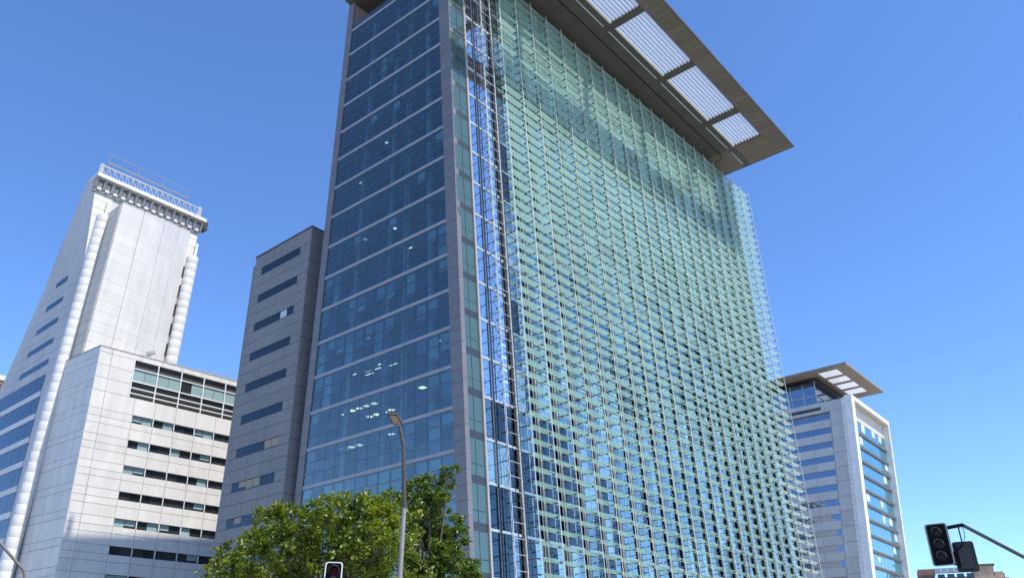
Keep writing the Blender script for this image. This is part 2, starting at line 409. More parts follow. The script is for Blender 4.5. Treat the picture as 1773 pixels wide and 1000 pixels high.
# --- loggia under the canopy
mb = MB(); mb.box(PL, 0.0, 1.0, ZTOP + 0.17, 85.6, -3.4, -3.0); mb.build('loggia_back_wall', 'beige_stone', tower)
mb = MB(); mb.box(PL, 0.0, 0.012, ZTOP + 0.17, 85.6, -3.0, -0.3); mb.build('loggia_side_wall', 'beige_stone', tower)
mb = MB(); mb.box(PL, 0.0, 1.0, ZTOP + 0.17, ZTOP + 1.1, -0.06, -0.03); mb.build('loggia_balustrade', 'glass_blue', tower)

# --- green glass corner strip
ZF = [26.07 + HF * k for k in range(-6, 15)]
for z in ZF:
    if z < 2: continue
    mb = MB(); mb.box(PF, 0.0, 2.45, z - 0.36, z + 0.36, -0.25, -0.02); mb.build('corner_spandrel', 'mullion_dark', tower)
    zz = z + 0.36; h2 = HF - 0.72
    for (ua, ub) in ((0.04, 1.18), (1.26, 2.42)):
        for (f0, f1) in ((0.0, 0.30), (0.31, 1.0)):
            mb = MB(); mb.box(PF, ua, ub, zz + h2 * f0 + 0.01, zz + h2 * f1 - 0.01, -0.06, 0.0); mb.build('corner_pane', 'glass_green', tower)
mb = MB(); mb.box(PF, 0.0, 2.45, 0, 85, -0.45, -0.28); mb.build('corner_backing', 'mullion_dark', tower)
mb = MB(); mb.box(PF, 2.46, 2.72, 0, 85.5, -0.3, 0.16); mb.build('corner_fin', 'fin_bronze', tower)

# --- curtain wall behind the screen
BAY = 1.745; U0 = 4.2
US = [2.72, U0] + [U0 + BAY * i for i in range(1, int((UE - U0) / BAY) + 1)]
panes = []; rnd = random.Random(8)
for zi, z in enumerate(ZF):
    if z < 4: continue
    for i in range(len(US) - 1):
        z1 = z + 0.13; zt = min(z + HF - 0.13, 85.3)
        segs = ((z1, zt),)
        x = rnd.random()
        lower = z < 24
        if i < 3 and not lower: m = 'glass_corner'
        elif lower and i < 12: m = 'glass_curtain_d' if x < 0.62 else ('glass_curtain_c' if x < 0.8 else 'glass_curtain_b')  # darker low panes stand in for reflections of neighbouring buildings
        else: m = 'glass_curtain' if x < 0.58 else ('glass_curtain_b' if x < 0.78 else ('glass_curtain_c' if x < 0.93 else 'glass_curtain_d'))
        for s0, s1 in segs:
            mb = MB(); mb.box(PF, US[i] + 0.03, US[i + 1] - 0.03, s0, s1, -0.10, -0.07); panes.append((mb, m, near(mb)))
limited(panes, 'curtain_wall_pane', tower)
mb = MB()
for u in US: mb.box(PF, u - 0.035, u + 0.035, 4, 85.2, -0.2, -0.03)
mb.build('curtain_wall_mullion', 'mullion_light', tower)
for z in ZF:
    if z < 4: continue
    mb = MB(); mb.box(PF, 2.73, UE, z - 0.12, z + 0.12, -0.28, 0.02); mb.build('curtain_wall_transom', 'mullion_light', tower)
# --- screen: trusses, posts, louvers
ZS0, ZS1 = 5.0, 84.0
US2 = [U0 + BAY * i for i in range(int((W0 - U0) / BAY) + 1)]
HL = HF / 3
levels = []
z = ZF[0] + HL * 0.5
while z < ZS1 - 0.2:
    if z > ZS0: levels.append(z)
    z += HL
cols = MB()
for i, u in enumerate(US2):
    mb = MB()
    dp = 1.5 if i < 2 else (1.80 if i % 2 == 0 else 1.02)
    mb.tube(PF(u, ZS0, dp), PF(u, ZS1 - 0.1, dp), ((0.042 if i % 2 == 0 else 0.026) if i > 1 else 0.036), n=6)
    mb.build('screen_post', 'screen_steel', tower)
    if i % 2 == 0 and u < UE:
        mb = MB()
        if i == 0: mb.box(PF, u - 0.02, u + 0.06, 0, 85, 0.03, 0.16)
        else: mb.box(PF, u - 0.42, u - 0.16, 0, 85, 0.03, 0.12); mb.box(PF, u + 0.14, u + 0.34, 0, 85, 0.03, 0.10)
        mb.build('dark_column', 'bronze_column', tower)
        if i:
            mb = MB(); mb.box(PF, u - 0.15, u + 0.13, 0, 85, 0.03, 0.14); mb.build('column_cover', 'column_cover', tower)
    if i == 1:
        mb = MB(); mb.tube(PF(u - 0.1, 0, 0.75), PF(u - 0.1, 85, 0.75), 0.055, n=8); mb.build('downpipe', 'bronze_column', tower)
tr = MB()
for i, u in enumerate(US2):
    for j, z in enumerate(levels):
        p = PF(u, z, 1.5); q = PF(u, z, 0.1 if i % 2 == 0 else 0.9)
        if u < UE and (i % 2 == 0 or i < 3): tr.bar(p, q, 0.05, 0.07, 1)
        if i < 3 and j + 1 < len(levels):
            z2 = levels[j + 1]
            if i == 2: continue
            a, b = (PF(u, z, 0.65), PF(u, z2, 1.5)) if j % 2 else (PF(u, z, 1.5), PF(u, z2, 0.65))
            tr.bar(a, b, 0.03, 0.03, 1)
        if i < 3 and j + 1 < len(levels):
            if i: tr.bar(PF(US2[i - 1], z, 1.5), PF(u, z, 1.5), 0.03, 0.035, 0)
for j, z in enumerate(ZF):      # tie rods and wind bracing at each floor
    if z < 6 or z > 82: continue
    for i in range(0, len(US2) - 1, 2):
        if US2[i + 1] < UE:
            tr.bar(PF(US2[i], z, 1.5), PF(US2[i + 1], z - 1.0, 0.05), 0.04, 0.04, 0)
tr.build('screen_bracing', ['screen_steel', 'bracket_steel'], tower)
louv = []; rnd = random.Random(4)
for i in range(2, len(US2) - 1, 2):
    ua, ub = US2[i] + 0.04, min(US2[i] + 2 * BAY, W0) - 0.04
    for z in levels:
        mb = MB(); j = rnd.uniform(-0.012, 0.012)
        di, do = 1.12, 1.76; zi, zo = z - 0.09 + j, z + 0.12 + j
        t = 0.022
        mb.hexa([PF(ua, zo, do), PF(ub, zo, do), PF(ub, zi, di), PF(ua, zi, di), PF(ua, zo + t, do - 0.01), PF(ub, zo + t, do - 0.01), PF(ub, zi + t, di - 0.01), PF(ua, zi + t, di - 0.01)])
        louv.append((mb, 'glass_louver', near(mb)))
limited(louv, 'glass_louver', tower)
cl = MB()
for i in range(2, len(US2), 2):
    for z in levels:
        cl.box(PF, US2[i] - 0.07, US2[i] + 0.07, z - 0.10, z + 0.02, 1.36, 1.58)
cl.build('louver_clamp', 'bracket_steel', tower, kind='stuff')

# --- roof canopy
CC = Vector((49.08, 111.6, 0)); ZC = 86.0
def PC(s, z, q):     # s metres back along the long side from the outer corner, q metres in from the outer edge
    return CC - D2 * s - N2 * q + Vector((0, 0, z))
LEN = 71.8
def cbox(mb, s0, s1, q0, q1, z0, z1, mi=0):
    mb.hexa([PC(s0, z0, q0), PC(s1, z0, q0), PC(s1, z0, q1), PC(s0, z0, q1), PC(s0, z1, q0), PC(s1, z1, q0), PC(s1, z1, q1), PC(s0, z1, q1)], mi)
bars = [(6.85, 14.6), (16.05, 29.05), (30.3, 43.3), (44.55, 57.5), (58.8, 70.8)]
top = MB()
cbox(top, -0.03, LEN, -0.03, 2.85, ZC + 0.06, ZC + 0.45)
cbox(top, -0.03, 6.85, 2.85, 7.95, ZC + 0.06, ZC + 0.45)
for (a0, a1), (b0, b1) in zip(bars[:-1], bars[1:]): cbox(top, a1, b0, 2.85, 7.95, ZC - 0.02, ZC + 0.45)
cbox(top, 70.8, LEN, 2.85, 7.95, ZC + 0.06, ZC + 0.45)
cbox(top, -0.03, LEN, 7.95, 8.82, ZC - 0.01, ZC + 0.45)
cbox(top, -0.03, LEN, 9.02, 33.2, ZC + 0.07, ZC + 0.5)
for a0, a1 in [(-0.03, 1.0), (5.6, 6.95)] + [(b0[1] + 0.1, b1[0] + 0.1) for b0, b1 in zip(bars[:-1], bars[1:])]: cbox(top, a0, a1, 8.82, 9.02, ZC + 0.0, ZC + 0.45)
canopy = top.build('roof_canopy', 'soffit_inner', tower)
mb = MB(); cbox(mb, -0.12, LEN, -0.14, -0.03, ZC - 0.02, ZC + 0.42); cbox(mb, -0.14, -0.03, -0.03, 33.2, ZC - 0.02, ZC + 0.42); mb.build('canopy_edge', 'canopy_edge', canopy)
s = 0.0
while s < LEN - 0.1:
    e = min(s + 1.31, LEN)
    mb = MB(); cbox(mb, s + 0.02, e - 0.02, 0.0, 2.83, ZC, ZC + 0.05); mb.build('soffit_panel', 'soffit', canopy)
    if e < 6.9:
        for q0, q1 in ((2.87, 5.3), (5.34, 7.9), (9.05, 13.0)):
            mb = MB(); cbox(mb, s + 0.02, e - 0.02, q0, q1, ZC, ZC + 0.05); mb.build('soffit_panel', 'soffit', canopy)
    s += 1.31
s = 6.55
while s < LEN - 0.1:
    e = min(s + 2.6, LEN); mb = MB(); cbox(mb, s + 0.02, e - 0.02, 9.05, 10.68, ZC + 0.02, ZC + 0.06); mb.build('soffit_panel', 'soffit_inner', canopy); s += 2.6
s = 6.55
while s < LEN - 0.1:
    e = min(s + 2.6, LEN); mb = MB(); cbox(mb, s + 0.02, e - 0.02, 10.83, 13.2, ZC + 0.02, ZC + 0.06); mb.build('soffit_panel', 'soffit_inner', canopy); s += 2.6
for (s0, s1) in bars:
    n = 9; p = (7.9 - 2.95) / n
    for i in range(n):
        q = 2.95 + p * i + p * 0.5
        mb = MB(); mb.hexa([PC(s0, ZC + .03, q + .11), PC(s1, ZC + .03, q + .11), PC(s1, ZC + .03, q + .14), PC(s0, ZC + .03, q + .14), PC(s0, ZC + .27, q - .13), PC(s1, ZC + .27, q - .13), PC(s1, ZC + .27, q - .10), PC(s0, ZC + .27, q - .10)]); mb.build('canopy_slat', 'slat_white', canopy)
    mb = MB(); cbox(mb, s0, s1, 7.62, 7.93, ZC - 0.01, ZC + 0.06); mb.build('canopy_slat', 'white_paint', canopy)
    mb = MB(); cbox(mb, s0 + 0.1, s1 + 0.1, 8.83, 9.01, ZC + 0.0, ZC + 0.03); mb.build('light_slot', 'opal_skylight', canopy)
mb = MB(); cbox(mb, 1.0, 5.6, 8.83, 9.01, ZC + 0.0, ZC + 0.03); mb.build('light_slot', 'opal_skylight', canopy)
mb = MB()      # dark track with its hooked end
cbox(mb, 6.4, LEN, 10.70, 10.80, ZC - 0.05, ZC + 0.03)
pts = [PC(6.4 - 1.7 * math.sin(t), ZC - 0.01, 10.75 + 1.1 - 1.1 * math.cos(t)) for t in [i * math.pi / 2 / 6 for i in range(7)]] + [PC(4.7, ZC - 0.01, 12.4)]
for a, b in zip(pts[:-1], pts[1:]): mb.bar(a, b, 0.12, 0.08)
mb.build('soffit_track', 'black_plastic', canopy)

# ================================================================ GREY ANNEX
AX = line((-24.71, 85.5), 24.98, (-25.26, 85.34), 53.37)
def PA(u, z, d): return AX(z) + D1 * u + NL * d
annex = thing('annex_block', 'grey stone annex block with narrow strip windows beside the glass tower', 'office building', (-25, 87, 0))
ZA = 53.75
mb = MB(); ring = lambda z: [PA(0.05, z, -0.10), PA(0.05, z, -0.10) + D2 * 9, PA(12.3, z, -0.1) + D2 * 9, PA(12.3, z, -0.10)]
mb.prism(ring(0), ring(ZA - 0.2)); mb.build('wall_core', 'joint_grey', annex)
mb = MB(); ring = lambda z: [PA(12.3, z, -0.35), PA(12.3, z, -0.3) + D2 * 9, PA(13.45, z, -0.3) + D2 * 9, PA(13.45, z, -0.35)]
mb.prism(ring(0), ring(52.9)); mb.build('side_wing', 'annex_stone', annex)
HA = 4.08
wtops = [51.55 - HA * i for i in range(12)]
cols_u = [0.0, 2.05, 5.0, 8.0, 10.65, 12.4]
def apanel(u0, u1, z0, z1):
    mb = MB(); mb.box(PA, u0 + 0.025, u1 - 0.025, z0 + 0.025, z1 - 0.025, -0.09, 0.0); mb.build('stone_panel', 'annex_stone', annex)
for wt in wtops:
    wb = wt - 1.12
    for c in range(5):
        u0, u1 = cols_u[c], cols_u[c + 1]
        if c in (0, 4): apanel(u0, u1, wb, wt)
    for (f0, f1) in ((wb - 1.42, wb), (wb - HA + 1.12, wb - 1.42)):
        for c in ((0, 2), (2, 3), (3, 5)): apanel(cols_u[c[0]], cols_u[c[1]], f0, f1)
for c in ((0, 2), (2, 3), (3, 5)): apanel(cols_u[c[0]], cols_u[c[1]], 51.55, ZA - 0.12)
rnd = random.Random(21)
for k, wt in enumerate(wtops):
    mb = MB()
    fr = MB(); fr.box(PA, 2.05, 10.65, wt - 1.12, wt - 1.08, -0.09, -0.01); fr.box(PA, 2.05, 10.65, wt - 0.04, wt, -0.09, -0.01)
    for i in range(1, 6): fr.box(PA, 2.05 + 8.6 * i / 6 - 0.02, 2.05 + 8.6 * i / 6 + 0.02, wt - 1.08, wt - 0.04, -0.085, -0.04)
    win = fr.build('strip_window', 'mullion_dark', annex)
    for i in range(6):
        a, b = 2.05 + 8.6 * i / 6, 2.05 + 8.6 * (i + 1) / 6
        mb = MB(); mb.box(PA, a + 0.02, b - 0.02, wt - 1.08, wt - 0.04, -0.08, -0.055); mb.build('pane', 'glass_side', win)
        if (k, i) in ((7, 2), (7, 3), (7, 4), (8, 4), (6, 0), (6, 1), (2, 1)):
            mb = MB(); mb.box(PA, a + 0.05, b - 0.05, wt - (1.0 if i != 4 else 0.7), wt - 0.06, -0.052, -0.045); mb.build('blind_or_reflection', 'reflection_beige' if k > 5 else 'blind_pale', win)  # beige sheets over the glass are a painted reflection of a building
rows = 39
z = 2.0
while z < ZA - 0.3:
    z1 = min(z + HA / 2, ZA - 0.12)
    for s in range(3):
        p = lambda u, zz, d: AX(zz) + D2 * u + N2 * d
        mb = MB(); mb.box(p, s * 3 + 0.02, s * 3 + 2.98, z + 0.025, z1 - 0.025, -0.02, 0.06); mb.build('stone_panel', 'annex_stone', annex)
    z += HA / 2
mb = MB(); mb.box(PA, -0.1, 12.5, ZA - 0.12, ZA + 0.08, -9, 0.08); mb.build('parapet_cap', 'joint_grey', annex)

# ================================================================ WHITE OFFICE BLOCK
WB = line((-57.90, 105.11), 17.92, (-58.96, 104.52), 45.58)
WD = Vector((0.7055, 0.7087, 0)); WN = Vector((0.7087, -0.7055, 0)); WLd = Vector((-0.80, 0.60, 0)); WLn = Vector((-0.60, -0.80, 0))
def PW(u, z, d): return WB(z) + WD * u + WN * d
def PS(u, z, d): return WB(z) + WLd * u + WLn * d
block = thing('white_office_block', 'white panelled office block with rows of dark ribbon windows, grey block at its right', 'office building', (-57, 106, 0))
ZW = 45.58
mb = MB(); ring = lambda z: [PW(0.1, z, -0.12), PW(30, z, -0.12), PW(30, z, -14), PS(11.1, z, -0.12), PS(0.1, z, -0.12)]
ring = lambda z: [PW(0.9, z, -0.8), PW(30, z, -0.8), PW(30, z, -14), PS(11.1, z, -0.16), PS(0.9, z, -0.16)]
mb.prism(ring(0), ring(ZW - 0.15)); mb.build('wall_core', 'white_joint', block)
mb = MB(); mb.box(PW, 0.04, 4.95, 0, ZW - 0.15, -0.9, -0.12); mb.box(PW, 4.95, 5.9, 0, 39.1, -0.9, -0.12); mb.box(PW, 4.95, 5.9, 44.72, ZW - 0.15, -0.9, -0.12); mb.box(PW, 21.5, 30, 0, ZW - 0.15, -0.9, -0.12)
mb.box(PW, 5.9, 21.5, 44.72, ZW - 0.15, -0.9, -0.12)
for i in range(10):
    a = 36.60 - 3.585 * i + 0.01; b = a + 2.46 if i else 39.1
    if b > 1: mb.box(PW, 5.9, 21.5, max(a, 0.0), b, -0.9, -0.12)
mb.build('wall_backing', 'white_joint', block)
HW = 3.585
wt0 = [36.60 - HW * i for i in range(10)]
cu = [0.0, 1.75, 5.95, 9.03, 12.14, 15.26, 18.36, 21.46, 26.0, 30.0]
def wpanel(u0, u1, z0, z1, P=PW, m='white_panel'):
    mb = MB(); mb.box(P, u0 + 0.025, u1 - 0.025, z0 + 0.025, z1 - 0.025, -0.11, 0.0); mb.build('wall_panel', m, block)
rnd = random.Random(77)
blindpat = ['11', '01', '00', '11', '00', '01', '00', '10', '01', '00', '11', '00', '00', '01', '00', '00', '00', '00', '01', '00', '11', '01', '10', '10', '00', '00', '00', '00', '01', '00']
bi = 0
# above first window row: the tall glazed top storey sits between 39.1 and 44.7
for c, uu in ((0, 1.75), (1, 4.98)):
    wpanel(cu[c], cu[c + 1], 36.60, 39.1)
    for z0, z1 in ((39.1, 41.0), (41.0, 42.9), (42.9, 44.7)): wpanel(cu[c], uu, z0, z1)
for c in range(2, 7):
    wpanel(cu[c], cu[c + 1], 36.62, 39.1)
for c in (7, 8):
    for z0, z1 in ((36.60, 39.1), (39.1, 42), (42, 44.7)): wpanel(cu[c], cu[c + 1], z0, z1)
for c in range(0, 9): wpanel(cu[c], cu[c + 1], 44.7, ZW - 0.1)
for r_i, wt in enumerate(wt0):
    if wt - HW < 0: break
    wb = wt - 1.10
    for c in (0, 1, 7, 8): wpanel(cu[c], cu[c + 1], wb, wt)
    for c in range(9):
        wpanel(cu[c], cu[c + 1], wb - 0.95, wb); wpanel(cu[c], cu[c + 1], wt - HW, wb - 0.95)
    for c in range(2, 7):
        fr = MB(); u0, u1 = cu[c], cu[c + 1]
        fr.box(PW, u0, u0 + 0.05, wb, wt, -0.12, 0.01); fr.box(PW, u1 - 0.05, u1, wb, wt, -0.12, 0.01)
        win = fr.build('window', 'white_paint', block)
        um = (u0 + u1) / 2
        pat = blindpat[bi % len(blindpat)]; bi += 1
        for (a, b), ch in zip(((u0 + 0.05, um - 0.02), (um + 0.02, u1 - 0.05)), pat):
            mb = MB(); mb.box(PW, a, b, wb + 0.02, wt - 0.02, -0.45, -0.42); mb.build('pane', 'window_dark', win)
            if ch == '1':
                mb = MB(); mb.box(PW, a, b, wb + (0.02 if rnd.random() < 0.6 else 0.35), wt - 0.02, -0.40, -0.37); mb.build('blind_or_reflection', 'blind_teal', win)
        mb = MB(); mb.box(PW, um - 0.03, um + 0.03, wb + 0.02, wt - 0.02, -0.46, -0.34); mb.build('mullion', 'mullion_dark', win)
# glazed top storey
tb = [5.05, 8.62, 12.19, 15.76, 19.33, 22.9]
mb = MB(); mb.box(PW, 5.05, 22.9, 39.12, 44.68, -0.78, -0.72); mb.build('recess_wall', 'window_louver', block)
for i in range(5):
    u0, u1 = tb[i], tb[i + 1]
    fr = MB(); fr.box(PW, u0 - 0.06, u0 + 0.06, 39.1, 44.7, -0.3, 0.02)
    for zz in (43.45, 41.55, 40.55, 39.75): fr.box(PW, u0 + 0.06, u1 - 0.06, zz - 0.065, zz + 0.065, -0.25, -0.02)
    win = fr.build('glazed_bay', 'white_paint', block)
    um = (u0 + u1) / 2
    for jx, (a, b) in enumerate(((u0 + 0.08, um - 0.03), (um + 0.03, u1 - 0.08))):
        mb = MB(); mb.box(PW, a, b, 41.64, 43.36, -0.22, -0.19)
        mb.build('pane', 'window_dark' if (i, jx) == (2, 0) else 'blind_teal', win)
    for z0, z1 in ((43.54, 44.66), (40.64, 41.46), (39.84, 40.46), (39.12, 39.66)):
        mb = MB(); mb.box(PW, u0 + 0.06, u1 - 0.06, z0, z1, -0.5, -0.45); mb.build('dark_panel', 'window_louver', win)
# shaded left side
su = [0.0, 2.2, 4.4, 6.7, 8.9, 11.15]
z = 1.2; k = 0
while z < ZW - 0.2:
    z1 = min(z + (1.05 if k % 2 else 2.53), ZW - 0.1)
    for c in range(5): wpanel(su[c], su[c + 1], z, z1, PS)
    z = z1; k += 1
mb = MB()
mb.box(PW, -0.05, 30, ZW - 0.1, ZW + 0.06, -0.5, 0.05); mb.box(PS, 0.0, 11.2, ZW - 0.1, ZW + 0.06, -0.5, 0.05); mb.build('parapet_cap', 'white_joint', block)
mb = MB()    # roof railing
for i in range(9): mb.bar(PW(15 + 1.1 * i, ZW, -0.8), PW(15 + 1.1 * i, ZW + 0.75, -0.8), 0.06)
for hgt in (0.38, 0.75): mb.bar(PW(15, ZW + hgt, -0.8), PW(23.8, ZW + hgt, -0.8), 0.07)
mb.build('roof_railing', 'rail_steel', block)
mb = MB()    # floodlight on the parapet
p = PW(7.0, ZW, -0.2); mb.bar(p, p + Vector((0, 0, 0.7)), 0.12); mb.bar(p + Vector((-0.5, -0.2, 0.62)), p + Vector((0.55, 0.3, 1.05)), 0.35, 0.5); mb.bar(p + Vector((-1.3, -0.9, 0.2)), p + Vector((0, 0, 0.35)), 0.10)
mb.build('roof_floodlight', 'rail_steel', block)

# ================================================================ WHITE TOWER
TO = Vector((-67.94, 111.26, 0))
def PT(u, z, d): return TO + D2 * u + N2 * d + Vector((0, 0, z))
wt_ = thing('white_tower', 'white tower with curved panel front, round corner columns and sloping shaded side', 'office building', TO + D2 * 8)
def sprism(mb, poly, u0, u1, mi=0):      # poly of (v, z); v metres back from the front
    mb.prism([PT(u0, z, -v) for v, z in poly], [PT(u1, z, -v) for v, z in poly], mi)
poly = [(0.1, 0, -.8), (0.1, 62, -.8), (0.1, 78.3, -2.5), (4.2, 79.4, -2.5), (11.6, 68.6, -1.47), (16.2, 62, -.8), (20.4, 52.4, -.8), (31.0, 28.0, -.8), (42.0, 0, -.8)]
mb = MB(); n = len(poly)
for v, z, u in poly: mb.v.append(PT(u, z, -v))
for v, z, u in poly: mb.v.append(PT(16.4, z, -v))
for f in ((0, 1, 5, 6, 7, 8), (1, 2, 4, 5), (2, 3, 4)): mb.f.append(f); mb.m.append(0); mb.f.append(tuple(i + n for i in f[::-1])); mb.m.append(0)
for i in range(n): mb.f.append((i, i + n, (i + 1) % n + n, (i + 1) % n)); mb.m.append(0)
mb.build('tower_body', 'tower_side_shade', wt_)
# front wall panels visible around the columns
HR = 1.47
z = 30.0
while z < 75.3:
    z1 = min(z + HR, 75.4)
    if z >= 61.5:
        for a, b in ((-0.8 - 1.7 * max(0, z1 - 62) / 16.3, 0.9), (14.0, 16.35)):
            a0 = a if a > 0 else -0.8 - 1.7 * max(0, z - 62) / 16.3
            mb = MB(); mb.hexa([PT(a0, z + .03, 0), PT(b, z + .03, 0), PT(b, z + .03, -.09), PT(a0, z + .03, -.09), PT(a, z1 - .03, 0), PT(b, z1 - .03, 0), PT(b, z1 - .03, -.09), PT(a, z1 - .03, -.09)]); mb.build('front_panel', 'tower_panel', wt_)
    else:
        mb = MB(); mb.box(PT, -0.75, 0.9, z + 0.03, z1 - 0.03, -0.09, 0.0); mb.build('front_panel', 'tower_panel', wt_)
    z = z1
mb = MB()
zz = 33.0
while zz < 68:   # dark slit windows beside the right column
    mb.box(PT, 15.0, 15.9, zz, zz + 2.1, -0.05, 0.12); zz += 3.68
mb.build('slit_window', 'window_dark', wt_)
# round columns, a stack of rings
def column(uc, dc, rad, zt, zb=4.0):
    z = zt
    while z > zb:
        z0 = z - HR; mb = MB(); n = 18; prof = [(0.0, 0.98), (0.03, 0.997), (0.5, 1.0), (0.97, 0.997), (1.0, 0.98)]
        c = PT(uc, 0, dc); k0 = 0
        for f, rr in prof:
            for i in range(n):
                t = 2 * math.pi * i / n; mb.v.append(Vector((c.x + math.cos(t) * rad * rr, c.y + math.sin(t) * rad * rr, z0 + f * HR)))
        for a in range(len(prof) - 1):
            for i in range(n):
                j = (i + 1) % n; mb.f.append((a * n + i, a * n + j, (a + 1) * n + j, (a + 1) * n + i)); mb.m.append(0)
        mb.f.append(tuple(range(n))[::-1]); mb.m.append(0); mb.f.append(tuple((len(prof) - 1) * n + i for i in range(n))); mb.m.append(0)
        mb.build('column_ring', 'tower_panel', wt_, smooth=True); z = z0
column(0.05, 0.25, 0.98, 71.4)
column(16.2, 0.2, 1.0, 70.4)
for uc, zt in ((0.3, 71.4), (16.5, 70.4)):
    mb = MB(); mb.tube(PT(uc, zt, 0.3), PT(uc, zt + 2.9, 0.3), 0.26, n=8); mb.build('vent_pipe', 'white_paint', wt_)
# curved bulging front
def bz(s): return 75.35 - 0.56 * max(0.0, bul(s)[1])
def bul(s):   # s 0..1 across the bulge
    u = 0.75 + 14.1 * s; d = 5.0 * (1 - s ** 2.1) + 0.15
    return u, d
def PBu(s, z, e):
    u, d = bul(s); u2, d2 = bul(s + 0.01); t = Vector((u2 - u, d2 - d)); t.normalize(); return PT(u - t.y * e, z, d + t.x * e)
mb = MB(); N = 20
ring = lambda z: [PBu(i / N, z, -0.12) for i in range(N + 1)] + [PT(14.8, z, -0.3), PT(0.95, z, -0.3)]
mb.prism(ring(44.4), [PBu(i / N, bz(i / N) - .1, -0.12) for i in range(N + 1)] + [PT(14.8, 75.2, -0.3), PT(0.95, 72.6, -0.3)]); mb.build('bulge_core', 'white_joint', wt_)
segs = [0.0, 0.27, 0.56, 0.80, 1.0]
z = 44.5
while z < 75.2:
    z1 = z + HR * 1.18
    for k in range(4):
        a, b = segs[k] + 0.0025, segs[k + 1] - 0.0025; mb = MB(); n = 5
        for i in range(n):
            s0 = a + (b - a) * i / n; s1 = a + (b - a) * (i + 1) / n
            za, zb_ = min(z1 - .03, bz(s0)), min(z1 - .03, bz(s1))
            if za < z + .1: continue
            mb.hexa([PBu(s0, z + .03, 0), PBu(s1, z + .03, 0), PBu(s1, z + .03, -.11), PBu(s0, z + .03, -.11), PBu(s0, za, 0.05), PBu(s1, zb_, 0.05), PBu(s1, zb_, -.11), PBu(s0, za, -.11)])
        if mb.v: mb.build('curved_panel', 'tower_panel', wt_)
    if z1 < 73.9:
        mb = MB(); mb.box(lambda u, zz, d: PT(0.72 - d, zz, u), 0.05, 5.0, z + 0.03, z1 - 0.03, 0.0, 0.1); mb.build('return_panel', 'tower_return_shade', wt_)
    z = z1
# cornice with brackets
mb = MB(); mb.box(PT, -2.6, 16.5, 75.4, 77.5, -0.5, 0.25); cor = mb.build('cornice', 'cornice_grey', wt_)
n = 14
for i in range(n + 1):
    u = -2.5 + 18.9 * i / n
    mb = MB(); mb.hexa([PT(u - .2, 75.9, .27), PT(u + .2, 75.9, .27), PT(u + .2, 75.9, .5), PT(u - .2, 75.9, .5), PT(u - .2, 77.6, .27), PT(u + .2, 77.6, .27), PT(u + .2, 77.6, 1.3), PT(u - .2, 77.6, 1.3)]); mb.build('bracket', 'cornice_grey', cor)
    if i < n:
        mb = MB(); mb.box(PT, u + .32, u + 1.04, 75.75, 77.0, 0.27, 0.5); mb.build('cornice_panel', 'white_panel', cor)
mb = MB(); mb.box(PT, -2.9, 16.8, 77.62, 78.25, -1.5, 1.45); mb.build('cornice_ledge', 'tower_panel', cor)
mb = MB(); mb.box(PT, 16.8, 17.5, 76.4, 77.9, -0.6, 0.9); mb.build('end_box', 'window_louver', cor)
# lattice parapet rail
mb = MB()
Z0, Z1 = 78.5, 80.1
for zz in (Z0, Z1): mb.bar(PT(-2.4, zz, 0.9), PT(15.4, zz, 0.9), 0.16, 0.16)
n = 17
for i in range(n):
    ua = -2.4 + 17.8 * i / n; ub = -2.4 + 17.8 * (i + 1) / n
    mb.bar(PT(ua, Z1, 0.9), PT((ua + ub) / 2 + .25, Z0, 0.9), 0.07); mb.bar(PT(ub, Z1, 0.9), PT(ub, Z0, 0.9), 0.07)
for u in (-2.4, 15.4): mb.bar(PT(u, 78.25, 0.9), PT(u, 80.3, 0.9), 0.55, 0.45)
mb.build('lattice_rail', 'lattice_grey', wt_)
mb = MB()      # open sign frame behind it
for zz in (81.4, 82.5, 84.2): mb.bar(PT(-0.9, zz, -1.4), PT(13.6, zz, -1.4), 0.17 if zz < 84 else 0.07)
for u in (-0.9, 4.3, 8.9, 13.6): mb.bar(PT(u, 78.2, -1.4), PT(u, 84.4, -1.4), 0.09); mb.bar(PT(u, 78.2, -3.4), PT(u, 82.5, -1.4), 0.07)
mb.build('sign_frame', 'frame_tan', wt_)
# shaded side: slot windows above, ribbon glazing below
def PTS(v, z, d): return TO + D2 * (-0.8 - d) - N2 * v + Vector((0, 0, z))
for (v0, v1, zt) in ((6.2, 8.8, 65.9), (5.7, 10.2, 62.1), (5.2, 11.9, 58.2), (4.8, 13.2, 54.4), (4.2, 14.2, 50.7), (3.7, 15.0, 47.0)):
    mb = MB(); mb.box(PTS, v0, v1, zt - 1.0, zt, -0.02, 0.03); mb.build('slot_window', 'glass_side', wt_)
zt = 44.3
for k in range(9):
    if zt - 3 < 8: break
    fr = MB(); fr.box(PTS, 3.0 - 0.35 * k, 34, zt - 3.62, zt - 2.75, -0.02, 0.14); win = fr.build('ribbon_band', 'white_panel', wt_)
    for i in range(8):
        a = 3.1 - 0.35 * k + i * 2.6
        mb = MB(); mb.box(PTS, a + 0.03, a + 2.57, zt - 2.73, zt - 0.02, -0.02, 0.05); mb.build('pane', 'glass_side', win)
    zt -= 3.6
z = 44.4
while z < 68:
    mb = MB(); mb.box(PTS, 0.2, 21.4 - (z - 44.4) * 0.41, z - 0.06, z + 0.06, -0.02, 0.012); mb.build('panel_joint', 'white_joint', wt_); z += 1.85

